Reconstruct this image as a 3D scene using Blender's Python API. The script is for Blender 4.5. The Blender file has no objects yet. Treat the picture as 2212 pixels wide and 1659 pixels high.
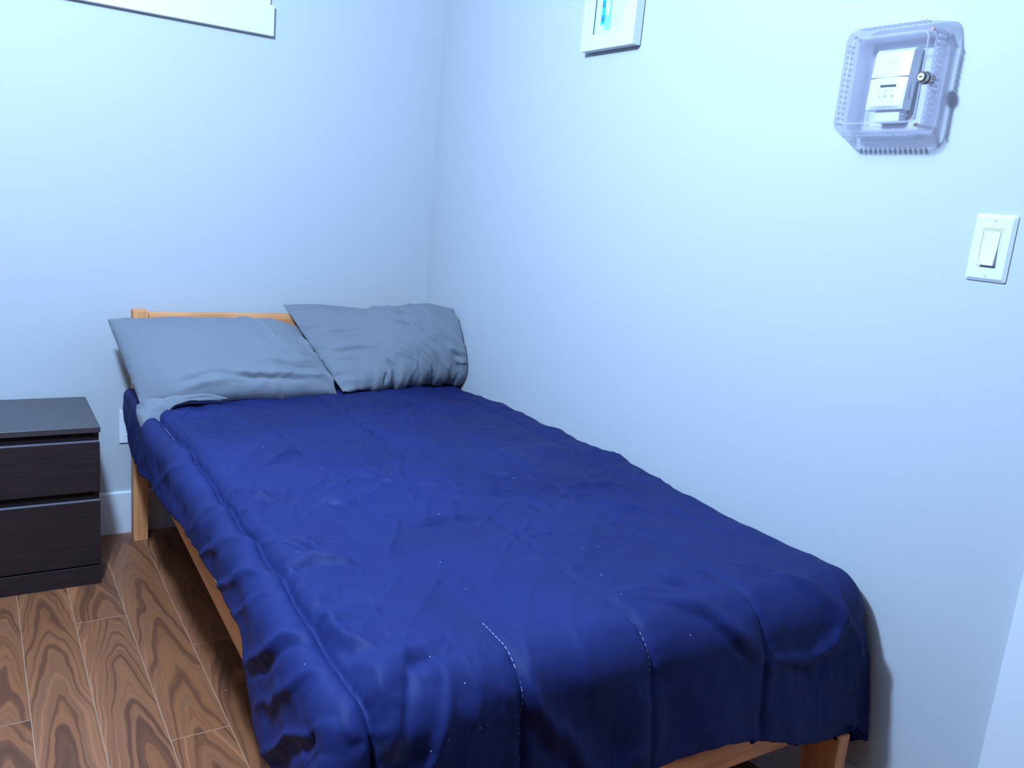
import bpy, bmesh, math, random
import numpy as np
from mathutils import Matrix, Vector

C = bpy.context.scene.collection
S = bpy.context.scene
PI = math.pi

# ------------------------------------------------------------------ camera
cam_d = bpy.data.cameras.new('camera')
cam = bpy.data.objects.new('camera', cam_d)
C.objects.link(cam)
cam.matrix_world = Matrix(((0.8409162557, 0.0357230262, -0.5399849222, -1.5277869675),
                           (-0.5332941883, 0.2242667629, -0.8156603017, -2.9897498015),
                           (0.0919628162, 0.9738728277, 0.2076404488, 1.2317566247),
                           (0, 0, 0, 1)))
cam_d.sensor_fit = 'HORIZONTAL'
cam_d.sensor_width = 36.0
cam_d.lens = 1808.6 / 2212 * 36.0
cam_d.clip_start = 0.02
S.camera = cam

# ------------------------------------------------------------------ world, exposure
w = bpy.data.worlds.new('world'); S.world = w; w.use_nodes = True
w.node_tree.nodes['Background'].inputs['Color'].default_value = (0.55, 0.7, 1.0, 1)
w.node_tree.nodes['Background'].inputs['Strength'].default_value = 0.02
S.view_settings.view_transform = 'Standard'
S.view_settings.look = 'None'
S.view_settings.gamma = 1.0
S.view_settings.use_curve_mapping = False
S.view_settings.exposure = 0.0

# ------------------------------------------------------------------ lights
def light(name, kind, loc, energy, color, rot=(0, 0, 0), **kw):
    d = bpy.data.lights.new(name, kind)
    d.energy = energy; d.color = color
    for k, v in kw.items(): setattr(d, k, v)
    o = bpy.data.objects.new(name, d)
    o.location = loc; o.rotation_euler = rot
    C.objects.link(o)
    return o
# the ceiling lamp over the foot of the bed (out of frame), cool and strong
light('ceiling_lamp_light', 'POINT', (-1.58, -1.68, 2.16), 285, (0.40, 0.63, 1.0), shadow_soft_size=0.07)
# added pinkish fill behind the camera
light('fill_light', 'AREA', (-2.0, -3.9, 1.5), 0.4, (1.0, 0.75, 0.75), rot=(PI/2, 0, 0), shape='RECTANGLE', size=1.8, size_y=1.6)
# ------------------------------------------------------------------ helpers
def link(o, parent=None):
    C.objects.link(o)
    if parent is not None: o.parent = parent
    return o

def mesh_obj(name, me, mat, parent=None, smooth=False):
    if mat is not None: me.materials.append(mat)
    if smooth:
        me.polygons.foreach_set('use_smooth', [True] * len(me.polygons))
    o = bpy.data.objects.new(name, me)
    return link(o, parent)

def obj(name, bm, mat, parent=None, smooth=False, bevel=0, seg=2):
    me = bpy.data.meshes.new(name)
    bmesh.ops.recalc_face_normals(bm, faces=bm.faces)
    bm.to_mesh(me); bm.free()
    o = mesh_obj(name, me, mat, parent, smooth)
    if bevel:
        m = o.modifiers.new('bevel', 'BEVEL'); m.width = bevel; m.segments = seg; m.limit_method = 'ANGLE'
        m.harden_normals = True
        me.polygons.foreach_set('use_smooth', [True] * len(me.polygons))
    return o

def empty(name, loc=(0, 0, 0), rotz=0):
    o = bpy.data.objects.new(name, None)
    o.location = loc; o.rotation_euler = (0, 0, rotz); o.empty_display_size = 0.1
    return link(o)

def tag(o, label, cat, group=None):
    o['label'] = label; o['category'] = cat
    if group: o['group'] = group
    return o

def box(bm, x0, x1, y0, y1, z0, z1):
    v = [bm.verts.new((x, y, z)) for z in (z0, z1) for x, y in ((x0, y0), (x1, y0), (x1, y1), (x0, y1))]
    for f in ((0, 3, 2, 1), (4, 5, 6, 7), (0, 1, 5, 4), (1, 2, 6, 5), (2, 3, 7, 6), (3, 0, 4, 7)):
        bm.faces.new([v[i] for i in f])
    return bm

def boxobj(name, b, mat, parent=None, bevel=0, seg=2):
    return obj(name, box(bmesh.new(), *b), mat, parent, bevel=bevel, seg=seg)

def cyl(bm, p0, p1, r0, r1=None, n=24, cap=True):
    r1 = r0 if r1 is None else r1
    p0 = Vector(p0); p1 = Vector(p1); d = (p1 - p0).normalized()
    a = d.orthogonal().normalized(); b = d.cross(a)
    A = [bm.verts.new(p0 + r0 * (math.cos(t) * a + math.sin(t) * b)) for t in [2*PI*i/n for i in range(n)]]
    B = [bm.verts.new(p1 + r1 * (math.cos(t) * a + math.sin(t) * b)) for t in [2*PI*i/n for i in range(n)]]
    for i in range(n):
        bm.faces.new((A[i], A[(i+1) % n], B[(i+1) % n], B[i]))
    if cap:
        bm.faces.new(A[::-1]); bm.faces.new(B)
    return bm

def grid_mesh(name, P, uv=None, closed_u=False):
    """P: (n, m, 3) array of points -> quad mesh"""
    n, m = P.shape[:2]
    me = bpy.data.meshes.new(name)
    idx = np.arange(n*m).reshape(n, m)
    if closed_u:
        a = idx; b = np.roll(idx, -1, 0)
        q = np.stack([a[:, :-1], b[:, :-1], b[:, 1:], a[:, 1:]], -1).reshape(-1, 4)
    else:
        q = np.stack([idx[:-1, :-1], idx[1:, :-1], idx[1:, 1:], idx[:-1, 1:]], -1).reshape(-1, 4)
    me.from_pydata(P.reshape(-1, 3).tolist(), [], q.tolist())
    if uv is not None:
        ul = me.uv_layers.new(name='UVMap')
        U = uv.reshape(-1, 2)[q.reshape(-1)]
        ul.data.foreach_set('uv', U.reshape(-1).astype(np.float32))
    me.update()
    return me

def vnoise(x, y, seed=0):
    """smooth value noise, about -1..1"""
    rng = np.random.RandomState(seed); T = rng.rand(256, 256) * 2 - 1
    xi = np.floor(x).astype(int); yi = np.floor(y).astype(int)
    fx = x - xi; fy = y - yi
    fx = fx*fx*fx*(fx*(fx*6-15)+10); fy = fy*fy*fy*(fy*(fy*6-15)+10)
    g = lambda i, j: T[i % 256, j % 256]
    return (g(xi, yi)*(1-fx)+g(xi+1, yi)*fx)*(1-fy) + (g(xi, yi+1)*(1-fx)+g(xi+1, yi+1)*fx)*fy

def sstep(a, b, x):
    t = np.clip((x - a) / (b - a), 0, 1)
    return t*t*(3-2*t)

def folds(X, Y, items):
    """ridges (+) and creases (-) along polylines; amplitude and width in mm"""
    out = np.zeros_like(X)
    X = X + 0.006*vnoise(X*14, Y*14, 401) + 0.0025*vnoise(X*37, Y*37, 402)
    Y = Y + 0.006*vnoise(X*14+5, Y*14+9, 403) + 0.0025*vnoise(X*37+5, Y*37, 404)
    mod = 0.85 + 0.5*vnoise(X*20, Y*20, 405)
    for amp, wd, pts in items:
        wd = wd * 0.001; amp = amp * 0.001
        pts = np.array(pts, float)
        for _ in range(3):                                  # corner cutting keeps the folds curved
            if len(pts) < 3: break
            q_ = np.empty((2*len(pts)-2, 2)); q_[0::2] = 0.75*pts[:-1]+0.25*pts[1:]; q_[1::2] = 0.25*pts[:-1]+0.75*pts[1:]
            pts = np.vstack([pts[:1], q_[1:-1], pts[-1:]])
        L = np.concatenate([[0], np.cumsum(np.linalg.norm(np.diff(pts, axis=0), axis=1))]); tot = L[-1]
        lo = pts.min(0) - 3*wd; hi = pts.max(0) + 3*wd
        m = (X > lo[0]) & (X < hi[0]) & (Y > lo[1]) & (Y < hi[1])
        if not m.any(): continue
        x = X[m]; y = Y[m]
        best = np.full(x.shape, 1e9); par = np.zeros(x.shape)
        for i in range(len(pts)-1):
            a = pts[i]; b = pts[i+1]; d = b - a; l2 = max((d*d).sum(), 1e-12)
            t = np.clip(((x-a[0])*d[0] + (y-a[1])*d[1]) / l2, 0, 1)
            dd = np.hypot(x-a[0]-t*d[0], y-a[1]-t*d[1])
            k = dd < best
            best[k] = dd[k]; par[k] = (L[i] + t[k]*math.sqrt(l2)) / tot
        taper = np.clip(np.sin(PI * np.clip(par*0.94+0.03, 0, 1)), 0, 1)**0.6
        ww = wd * 0.5 * (0.5 + 0.5*taper)
        out[m] += amp * taper * mod[m] * (0.75*np.exp(-(best/ww)**2) + 0.25*np.exp(-(best/(2.2*ww))**2))
    return out

def grid_normals(P):
    du = np.gradient(P, axis=0); dv = np.gradient(P, axis=1)
    n = np.cross(du, dv); l = np.linalg.norm(n, axis=-1, keepdims=True)
    return n / np.maximum(l, 1e-12)

# ------------------------------------------------------------------ materials
def new_mat(name):
    m = bpy.data.materials.new(name); m.use_nodes = True
    nt = m.node_tree; b = nt.nodes['Principled BSDF']
    return m, nt, b
def N(nt, t, **kw):
    n = nt.nodes.new(t)
    for k, v in kw.items():
        if k in n.inputs: n.inputs[k].default_value = v
        else: setattr(n, k, v)
    return n
def plain(name, col, rough=0.5, spec=0.5, metal=0, noise=0.0, scale=30, bump=0, bscale=200):
    m, nt, b = new_mat(name)
    b.inputs['Roughness'].default_value = rough
    b.inputs['Specular IOR Level'].default_value = spec
    b.inputs['Metallic'].default_value = metal
    tc = N(nt, 'ShaderNodeTexCoord')
    nz = N(nt, 'ShaderNodeTexNoise', Scale=scale, Detail=4.0)
    nt.links.new(tc.outputs['Object'], nz.inputs['Vector'])
    r = N(nt, 'ShaderNodeMix', data_type='RGBA')
    c0 = [c*(1-noise) for c in col]; c1 = [min(1, c*(1+noise)) for c in col]
    r.inputs[6].default_value = (*c0, 1); r.inputs[7].default_value = (*c1, 1)
    nt.links.new(nz.outputs['Fac'], r.inputs[0])
    nt.links.new(r.outputs[2], b.inputs['Base Color'])
    if bump:
        n2 = N(nt, 'ShaderNodeTexNoise', Scale=bscale, Detail=3.0)
        nt.links.new(tc.outputs['Object'], n2.inputs['Vector'])
        bp = N(nt, 'ShaderNodeBump', Strength=bump, Distance=0.002)
        nt.links.new(n2.outputs['Fac'], bp.inputs['Height'])
        nt.links.new(bp.outputs['Normal'], b.inputs['Normal'])
    return m

M_wall = plain('wall_paint', (0.50, 0.505, 0.51), 0.65, 0.25, noise=0.012, scale=2.5, bump=0.12, bscale=160)
M_wall_far = plain('far_wall_dimmed', (0.30, 0.30, 0.32), 0.7, 0.2, noise=0.02, scale=3)  # unseen walls, darkened to cut bounce light and deepen the shadows
M_trim = plain('white_trim_paint', (0.74, 0.74, 0.745), 0.35, 0.4, noise=0.01, scale=6)
M_ceil = plain('ceiling_paint', (0.42, 0.42, 0.42), 0.8, 0.2, noise=0.01, bump=0.1)  # out of view, darkened for less bounce into the shaded areas
M_plastic = plain('white_plastic', (0.76, 0.77, 0.78), 0.3, 0.5, noise=0.008, scale=15)
M_thermo = plain('thermostat_plastic', (0.66, 0.69, 0.70), 0.35, 0.45, noise=0.008, scale=15)
M_base = plain('thermostat_base_plastic', (0.62, 0.63, 0.66), 0.4, 0.45, noise=0.02, scale=15)
M_dark = plain('dark_plastic', (0.02, 0.015, 0.02), 0.4, 0.4, noise=0.1)
M_print = plain('grey_print', (0.30, 0.29, 0.45), 0.6, 0.2, noise=0.05)
M_metal = plain('chrome', (0.42, 0.36, 0.33), 0.16, 0.5, metal=1.0, noise=0.05)
M_seam = plain('joint_line', (0.6, 0.58, 0.5), 0.6, 0.3, noise=0.1)
M_sheet = plain('mattress_ticking', (0.75, 0.75, 0.78), 0.8, 0.2, noise=0.03, bump=0.3, bscale=400)
M_thread = plain('pale_thread', (0.40, 0.46, 0.62), 0.7, 0.2, noise=0.05)

def mat_wood(name, horizontal=False):
    m, nt, b = new_mat(name); L = nt.links
    tc = N(nt, 'ShaderNodeTexCoord')
    mp = N(nt, 'ShaderNodeMapping')
    mp.inputs['Scale'].default_value = (1.2, 16, 16) if horizontal == 'x' else ((16, 1.2, 16) if horizontal == 'y' else (16, 16, 1.2))
    L.new(tc.outputs['Object'], mp.inputs['Vector'])
    n1 = N(nt, 'ShaderNodeTexNoise', Scale=2.2, Detail=5.0, Distortion=1.2)
    L.new(mp.outputs[0], n1.inputs['Vector'])
    wv = N(nt, 'ShaderNodeTexWave', Scale=1.1, Distortion=3.0, Detail=2.0)
    L.new(mp.outputs[0], wv.inputs['Vector'])
    ad = N(nt, 'ShaderNodeMath', operation='ADD'); L.new(n1.outputs['Fac'], ad.inputs[0])
    mu = N(nt, 'ShaderNodeMath', operation='MULTIPLY'); mu.inputs[1].default_value = 0.18
    L.new(wv.outputs['Fac'], mu.inputs[0]); L.new(mu.outputs[0], ad.inputs[1])
    cr = N(nt, 'ShaderNodeValToRGB'); e = cr.color_ramp.elements
    e[0].position = 0.32; e[0].color = (0.60, 0.22, 0.072, 1)
    e[1].position = 0.78; e[1].color = (0.88, 0.38, 0.145, 1)
    L.new(ad.outputs[0], cr.inputs['Fac'])
    # knots: a few dark stretched spots
    mk = N(nt, 'ShaderNodeMapping')
    mk.inputs['Scale'].default_value = (2.2, 9, 9) if horizontal == 'x' else ((9, 2.2, 9) if horizontal == 'y' else (9, 9, 2.6))
    L.new(tc.outputs['Object'], mk.inputs['Vector'])
    vo = N(nt, 'ShaderNodeTexVoronoi', Scale=1.0); L.new(mk.outputs[0], vo.inputs['Vector'])
    kr = N(nt, 'ShaderNodeValToRGB'); k = kr.color_ramp.elements
    k[0].position = 0.05; k[0].color = (1, 1, 1, 1); k[1].position = 0.17; k[1].color = (0, 0, 0, 1)
    L.new(vo.outputs['Distance'], kr.inputs['Fac'])
    mx = N(nt, 'ShaderNodeMix', data_type='RGBA'); mx.inputs[7].default_value = (0.20, 0.05, 0.02, 1)
    L.new(kr.outputs['Color'], mx.inputs[0]); L.new(cr.outputs['Color'], mx.inputs[6])
    L.new(mx.outputs[2], b.inputs['Base Color'])
    b.inputs['Roughness'].default_value = 0.5; b.inputs['Specular IOR Level'].default_value = 0.3
    return m
M_wood = mat_wood('pine_upright')
M_woodx = mat_wood('pine_crosswise', 'x')
M_woody = mat_wood('pine_lengthwise', 'y')

def mat_blackwood():
    m, nt, b = new_mat('black_brown_foil'); L = nt.links
    tc = N(nt, 'ShaderNodeTexCoord'); mp = N(nt, 'ShaderNodeMapping')
    mp.inputs['Scale'].default_value = (3, 3, 60); L.new(tc.outputs['Object'], mp.inputs['Vector'])
    n1 = N(nt, 'ShaderNodeTexNoise', Scale=3.0, Detail=6.0); L.new(mp.outputs[0], n1.inputs['Vector'])
    cr = N(nt, 'ShaderNodeValToRGB'); e = cr.color_ramp.elements
    e[0].position = 0.3; e[0].color = (0.016, 0.009, 0.010, 1)
    e[1].position = 0.75; e[1].color = (0.035, 0.019, 0.020, 1)
    L.new(n1.outputs['Fac'], cr.inputs['Fac']); L.new(cr.outputs['Color'], b.inputs['Base Color'])
    b.inputs['Roughness'].default_value = 0.42; b.inputs['Specular IOR Level'].default_value = 0.5
    bp = N(nt, 'ShaderNodeBump', Strength=0.1, Distance=0.001); L.new(n1.outputs['Fac'], bp.inputs['Height'])
    L.new(bp.outputs['Normal'], b.inputs['Normal'])
    return m
M_black = mat_blackwood()
M_blacktop = plain('black_brown_top_foil', (0.045, 0.035, 0.038), 0.36, 0.9, noise=0.06, scale=8, bump=0.05, bscale=300)
M_edge_highlight = plain('painted_edge_highlight', (0.16, 0.14, 0.17), 0.35, 0.8, noise=0.05)  # pale colour that paints the highlight along the drawer top edges
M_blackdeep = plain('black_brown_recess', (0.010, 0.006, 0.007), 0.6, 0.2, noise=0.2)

def mat_floor():
    """laminate planks: UV.x = metres across the plank from its centre, UV.y = metres along it;
    a colour attribute gives every plank its own figure"""
    m, nt, b = new_mat('walnut_laminate'); L = nt.links
    uv = N(nt, 'ShaderNodeUVMap'); uv.uv_map = 'UVMap'
    sp = N(nt, 'ShaderNodeSeparateXYZ'); L.new(uv.outputs['UV'], sp.inputs[0])
    at = N(nt, 'ShaderNodeAttribute'); at.attribute_name = 'plank'
    sa = N(nt, 'ShaderNodeSeparateXYZ'); L.new(at.outputs['Vector'], sa.inputs[0])
    def M(op, a, c=None, d=None):
        n = N(nt, 'ShaderNodeMath', operation=op)
        for i, v in enumerate((a, c, d)):
            if v is None: continue
            if isinstance(v, (int, float)): n.inputs[i].default_value = v
            else: L.new(v, n.inputs[i])
        return n.outputs[0]
    X, Y = sp.outputs[0], sp.outputs[1]
    seed = sa.outputs[0]; off = sa.outputs[1]; flip = sa.outputs[2]
    cb = N(nt, 'ShaderNodeCombineXYZ')
    L.new(M('MULTIPLY', X, 9.0), cb.inputs[0]); L.new(M('MULTIPLY', Y, 3.2), cb.inputs[1]); L.new(M('MULTIPLY', seed, 37.0), cb.inputs[2])
    n1 = N(nt, 'ShaderNodeTexNoise', Scale=1.0, Detail=2.0); L.new(cb.outputs[0], n1.inputs['Vector'])
    cb2 = N(nt, 'ShaderNodeCombineXYZ')
    L.new(M('MULTIPLY', X, 26.0), cb2.inputs[0]); L.new(M('MULTIPLY', Y, 7.0), cb2.inputs[1]); L.new(M('MULTIPLY', seed, 11.0), cb2.inputs[2])
    n2 = N(nt, 'ShaderNodeTexNoise', Scale=1.0, Detail=3.0); L.new(cb2.outputs[0], n2.inputs['Vector'])
    xc = M('SUBTRACT', X, off)
    ax = M('SQRT', M('ADD', M('MULTIPLY', xc, xc), 0.00004))
    arch = M('ADD', M('MULTIPLY', ax, 3.4), M('MULTIPLY', M('MULTIPLY', ax, ax), 42.0))
    g = M('ADD', Y, M('MULTIPLY', arch, flip))
    g = M('ADD', g, M('MULTIPLY', M('SUBTRACT', n1.outputs['Fac'], 0.5), 0.55))
    g = M('ADD', g, M('MULTIPLY', M('SUBTRACT', n2.outputs['Fac'], 0.5), 0.09))
    g0 = g
    # bands of several widths so that the figure is uneven
    cb3 = N(nt, 'ShaderNodeCombineXYZ'); L.new(M('MULTIPLY', g, 9.0), cb3.inputs[0]); L.new(M('MULTIPLY', seed, 91.0), cb3.inputs[1])
    nb = N(nt, 'ShaderNodeTexNoise', Scale=1.0, Detail=2.6, Roughness=0.6); nb.noise_dimensions = '2D'
    L.new(cb3.outputs[0], nb.inputs['Vector'])
    cr = N(nt, 'ShaderNodeValToRGB'); e = cr.color_ramp.elements
    e[0].position = 0.30; e[0].color = (0.13, 0.042, 0.017, 1)
    e[1].position = 0.74; e[1].color = (0.40, 0.132, 0.040, 1)
    q = e.new(0.42); q.color = (0.175, 0.056, 0.019, 1)
    q = e.new(0.52); q.color = (0.31, 0.098, 0.027, 1)
    q = e.new(0.60); q.color = (0.235, 0.082, 0.031, 1)
    L.new(M('ADD', M('SUBTRACT', nb.outputs['Fac'], 0.015), M('MULTIPLY', M('POWER', M('MULTIPLY', ax, 15.4), 3.0), 0.11)), cr.inputs['Fac'])
    # fine streaks along the plank
    cb4 = N(nt, 'ShaderNodeCombineXYZ')
    L.new(M('MULTIPLY', X, 400.0), cb4.inputs[0]); L.new(M('MULTIPLY', Y, 9.0), cb4.inputs[1])
    n4 = N(nt, 'ShaderNodeTexNoise', Scale=1.0, Detail=3.0); L.new(cb4.outputs[0], n4.inputs['Vector'])
    hs = N(nt, 'ShaderNodeHueSaturation', Saturation=0.95)
    L.new(M('ADD', 0.78, M('MULTIPLY', n4.outputs['Fac'], 0.42)), hs.inputs['Value'])
    L.new(cr.outputs['Color'], hs.inputs['Color'])
    # white specks of dust
    tc = N(nt, 'ShaderNodeTexCoord')
    vo = N(nt, 'ShaderNodeTexVoronoi', Scale=9.0); L.new(tc.outputs['Object'], vo.inputs['Vector'])
    sk = M('LESS_THAN', vo.outputs['Distance'], 0.018)
    mx = N(nt, 'ShaderNodeMix', data_type='RGBA'); mx.inputs[7].default_value = (0.6, 0.55, 0.5, 1)
    L.new(sk, mx.inputs[0]); L.new(hs.outputs[0], mx.inputs[6])
    # pale bevelled joint along each side
    ed = M('GREATER_THAN', M('ABSOLUTE', X), 0.0636)
    m2 = N(nt, 'ShaderNodeMix', data_type='RGBA'); m2.inputs[7].default_value = (0.42, 0.24, 0.15, 1)
    L.new(ed, m2.inputs[0]); L.new(mx.outputs[2], m2.inputs[6])
    sb = sa.outputs[0]
    L.new(m2.outputs[2], b.inputs['Base Color'])
    b.inputs['Roughness'].default_value = 0.38; b.inputs['Specular IOR Level'].default_value = 0.35
    return m
M_floor = mat_floor()

def mat_fabric(name, col, col2, rough, sheen, weave=900, wr=0.25, marks=False, spec=0.22):
    m, nt, b = new_mat(name); L = nt.links
    tc = N(nt, 'ShaderNodeTexCoord')
    n1 = N(nt, 'ShaderNodeTexNoise', Scale=4.0, Detail=5.0); L.new(tc.outputs['Object'], n1.inputs['Vector'])
    mx = N(nt, 'ShaderNodeMix', data_type='RGBA'); mx.inputs[6].default_value = (*col, 1); mx.inputs[7].default_value = (*col2, 1)
    L.new(n1.outputs['Fac'], mx.inputs[0])
    out = mx.outputs[2]
    if marks:
        # lint specks
        vo = N(nt, 'ShaderNodeTexVoronoi', Scale=26.0); L.new(tc.outputs['Object'], vo.inputs['Vector'])
        ls = N(nt, 'ShaderNodeMath', operation='LESS_THAN'); ls.inputs[1].default_value = 0.035
        L.new(vo.outputs['Distance'], ls.inputs[0])
        nn = N(nt, 'ShaderNodeTexNoise', Scale=7.0); L.new(tc.outputs['Object'], nn.inputs['Vector'])
        gt = N(nt, 'ShaderNodeMath', operation='GREATER_THAN'); gt.inputs[1].default_value = 0.50
        L.new(nn.outputs['Fac'], gt.inputs[0])
        ml = N(nt, 'ShaderNodeMath', operation='MULTIPLY'); L.new(ls.outputs[0], ml.inputs[0]); L.new(gt.outputs[0], ml.inputs[1])
        m3 = N(nt, 'ShaderNodeMix', data_type='RGBA'); m3.inputs[7].default_value = (0.35, 0.42, 0.62, 1)
        L.new(ml.outputs[0], m3.inputs[0]); L.new(out, m3.inputs[6]); out = m3.outputs[2]
        # pale marks: a smudge on the foot end, a faint spot near the long seam
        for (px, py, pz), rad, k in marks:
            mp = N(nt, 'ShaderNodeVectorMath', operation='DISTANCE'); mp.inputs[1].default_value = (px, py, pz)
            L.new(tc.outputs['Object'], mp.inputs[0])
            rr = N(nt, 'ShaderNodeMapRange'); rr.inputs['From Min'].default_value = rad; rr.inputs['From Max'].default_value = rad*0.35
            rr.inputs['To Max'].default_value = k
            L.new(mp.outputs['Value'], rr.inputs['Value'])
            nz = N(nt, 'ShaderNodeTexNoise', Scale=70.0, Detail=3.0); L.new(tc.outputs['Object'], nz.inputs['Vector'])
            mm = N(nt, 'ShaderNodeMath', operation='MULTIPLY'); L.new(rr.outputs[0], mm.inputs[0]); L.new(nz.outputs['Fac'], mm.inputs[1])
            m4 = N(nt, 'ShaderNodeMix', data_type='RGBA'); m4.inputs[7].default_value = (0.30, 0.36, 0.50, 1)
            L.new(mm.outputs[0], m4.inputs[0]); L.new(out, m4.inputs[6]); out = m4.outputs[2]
    L.new(out, b.inputs['Base Color'])
    b.inputs['Roughness'].default_value = rough; b.inputs['Specular IOR Level'].default_value = 0.22
    b.inputs['Sheen Weight'].default_value = sheen; b.inputs['Specular IOR Level'].default_value = spec; b.inputs['Sheen Roughness'].default_value = 0.45
    b.inputs['Sheen Tint'].default_value = (*[min(1, c*2.2+0.1) for c in col2], 1)
    nw = N(nt, 'ShaderNodeTexNoise', Scale=float(weave), Detail=2.0); L.new(tc.outputs['Object'], nw.inputs['Vector'])
    nf = N(nt, 'ShaderNodeTexNoise', Scale=38.0, Detail=4.0, Distortion=0.8); L.new(tc.outputs['Object'], nf.inputs['Vector'])
    b1 = N(nt, 'ShaderNodeBump', Strength=wr*0.5, Distance=0.0006); L.new(nw.outputs['Fac'], b1.inputs['Height'])
    b2 = N(nt, 'ShaderNodeBump', Strength=wr, Distance=0.004); L.new(nf.outputs['Fac'], b2.inputs['Height'])
    L.new(b1.outputs['Normal'], b2.inputs['Normal']); L.new(b2.outputs['Normal'], b.inputs['Normal'])
    return m
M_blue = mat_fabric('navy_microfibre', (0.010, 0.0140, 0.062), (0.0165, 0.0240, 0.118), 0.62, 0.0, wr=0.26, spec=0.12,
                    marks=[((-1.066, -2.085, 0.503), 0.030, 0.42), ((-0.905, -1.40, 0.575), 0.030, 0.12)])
M_grey = mat_fabric('grey_cotton', (0.165, 0.175, 0.195), (0.20, 0.205, 0.225), 0.85, 0.15, wr=0.42)

def mat_clear(name, tint, diff, rough=0.08, fres=0.5):
    """thin clear plastic: see-through, a little gloss, a little milky scatter"""
    m = bpy.data.materials.new(name); m.use_nodes = True
    nt = m.node_tree; L = nt.links; nt.nodes.clear()
    o = N(nt, 'ShaderNodeOutputMaterial')
    t = N(nt, 'ShaderNodeBsdfTransparent'); t.inputs[0].default_value = (*tint, 1)
    df = N(nt, 'ShaderNodeBsdfDiffuse'); df.inputs[0].default_value = (0.95, 0.90, 0.97, 1)
    tl = N(nt, 'ShaderNodeBsdfTranslucent'); tl.inputs[0].default_value = (0.95, 0.90, 0.97, 1)
    gl = N(nt, 'ShaderNodeBsdfGlossy'); gl.inputs['Roughness'].default_value = rough
    m1 = N(nt, 'ShaderNodeMixShader'); m1.inputs[0].default_value = 0.5
    L.new(df.outputs[0], m1.inputs[1]); L.new(tl.outputs[0], m1.inputs[2])
    m2 = N(nt, 'ShaderNodeMixShader'); m2.inputs[0].default_value = diff
    L.new(t.outputs[0], m2.inputs[1]); L.new(m1.outputs[0], m2.inputs[2])
    lw = N(nt, 'ShaderNodeFresnel'); lw.inputs['IOR'].default_value = 1.4
    mu = N(nt, 'ShaderNodeMath', operation='MULTIPLY'); mu.inputs[1].default_value = fres; L.new(lw.outputs[0], mu.inputs[0])
    m3 = N(nt, 'ShaderNodeMixShader'); L.new(mu.outputs[0], m3.inputs[0]); L.new(m2.outputs[0], m3.inputs[1]); L.new(gl.outputs[0], m3.inputs[2])
    L.new(m3.outputs[0], o.inputs['Surface'])
    return m
M_clear = mat_clear('clear_plastic', (0.985, 0.98, 0.99), 0.08)
M_frost = mat_clear('ribbed_clear_plastic', (0.96, 0.95, 0.97), 0.32, 0.2)
M_pane = mat_clear('window_glass', (0.92, 0.95, 0.97), 0.0, 0.02)

# ------------------------------------------------------------------ the room
XL, XR, YB, YF, ZC = -5.2, 0.0, 0.0, -7.5, 2.40
def structure(o):
    o['kind'] = 'structure'; return o
WX0, WX1, WZ0, WZ1 = -1.62, -0.735, 1.80, 2.22        # window opening in the back wall
bm = bmesh.new()
box(bm, XL, WX0, 0, 0.14, 0, ZC); box(bm, WX1, 0.12, 0, 0.14, 0, ZC)
box(bm, WX0, WX1, 0, 0.14, 0, WZ0); box(bm, WX0, WX1, 0, 0.14, WZ1, ZC)
structure(obj('wall_back', bm, M_wall))
structure(boxobj('wall_right', (0, 0.12, YF, 0, 0, ZC), M_wall))
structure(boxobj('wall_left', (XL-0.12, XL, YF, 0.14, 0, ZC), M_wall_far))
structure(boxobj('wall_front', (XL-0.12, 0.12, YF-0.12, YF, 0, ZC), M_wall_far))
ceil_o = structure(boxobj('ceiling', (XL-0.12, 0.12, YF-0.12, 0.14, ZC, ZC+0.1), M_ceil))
bm = bmesh.new(); cyl(bm, (-1.58, -1.68, ZC-0.02), (-1.58, -1.68, ZC), 0.07, n=32); cyl(bm, (-1.58, -1.68, ZC-0.15), (-1.58, -1.68, ZC-0.02), 0.018, n=20)
obj('lamp_holder', bm, M_trim, ceil_o)

# floor: laminate planks, each a face with its own figure, in one mesh
def make_floor():
    W = 0.1293; X0 = -1.059
    ends = {-1: -1.24, -2: -0.616, -3: -1.31, -4: -1.038, 0: -0.85}
    offs = {-1: 0.000, -2: 0.012, -3: -0.004, -4: 0.02, -5: 0.0, 0: 0.01}
    rng = random.Random(5)
    V = []; F = []; UV = []; AT = []
    LP = 1.22
    for k in range(-33, 9):
        xa = X0 + k*W; xb = xa + W
        e = ends.get(k, -rng.random()*LP)
        y = e + 4*LP
        while y > YF - 0.1:
            y1 = y - LP; ya, yb = min(y, 0.14), max(y1, YF-0.12)
            if ya - yb > 0.001 and xb > XL-0.12 and xa < 0.12:
                seed = rng.random(); off = offs.get(k, rng.uniform(-0.02, 0.02)) + rng.uniform(-0.006, 0.006)
                fl = rng.choice((1, 1, 1, 1))
                xs = (max(xa, XL-0.12), min(xb, 0.12)); cx = (xa+xb)/2
                # the two end strips carry the pale joint, the middle is the board
                j = 0.0013
                for (p, q, jt) in ((ya, ya-j, 1), (ya-j, yb+j, 0), (yb+j, yb, 1)):
                    b0 = len(V)
                    for (x, yy) in ((xs[0], q), (xs[1], q), (xs[1], p), (xs[0], p)):
                        V.append((x, yy, 0)); UV.append((0.0645 if jt else x-cx, yy-e)); AT.append((seed, off, fl))
                    F.append((b0, b0+1, b0+2, b0+3))
            y = y1
    me = bpy.data.meshes.new('floor'); me.from_pydata(V, [], F)
    ul = me.uv_layers.new(name='UVMap')
    for i, l in enumerate(me.loops): ul.data[i].uv = UV[l.vertex_index]
    a = me.attributes.new('plank', 'FLOAT_VECTOR', 'POINT')
    a.data.foreach_set('vector', [c for t in AT for c in t])
    return mesh_obj('floor', me, M_floor)
structure(make_floor())

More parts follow.
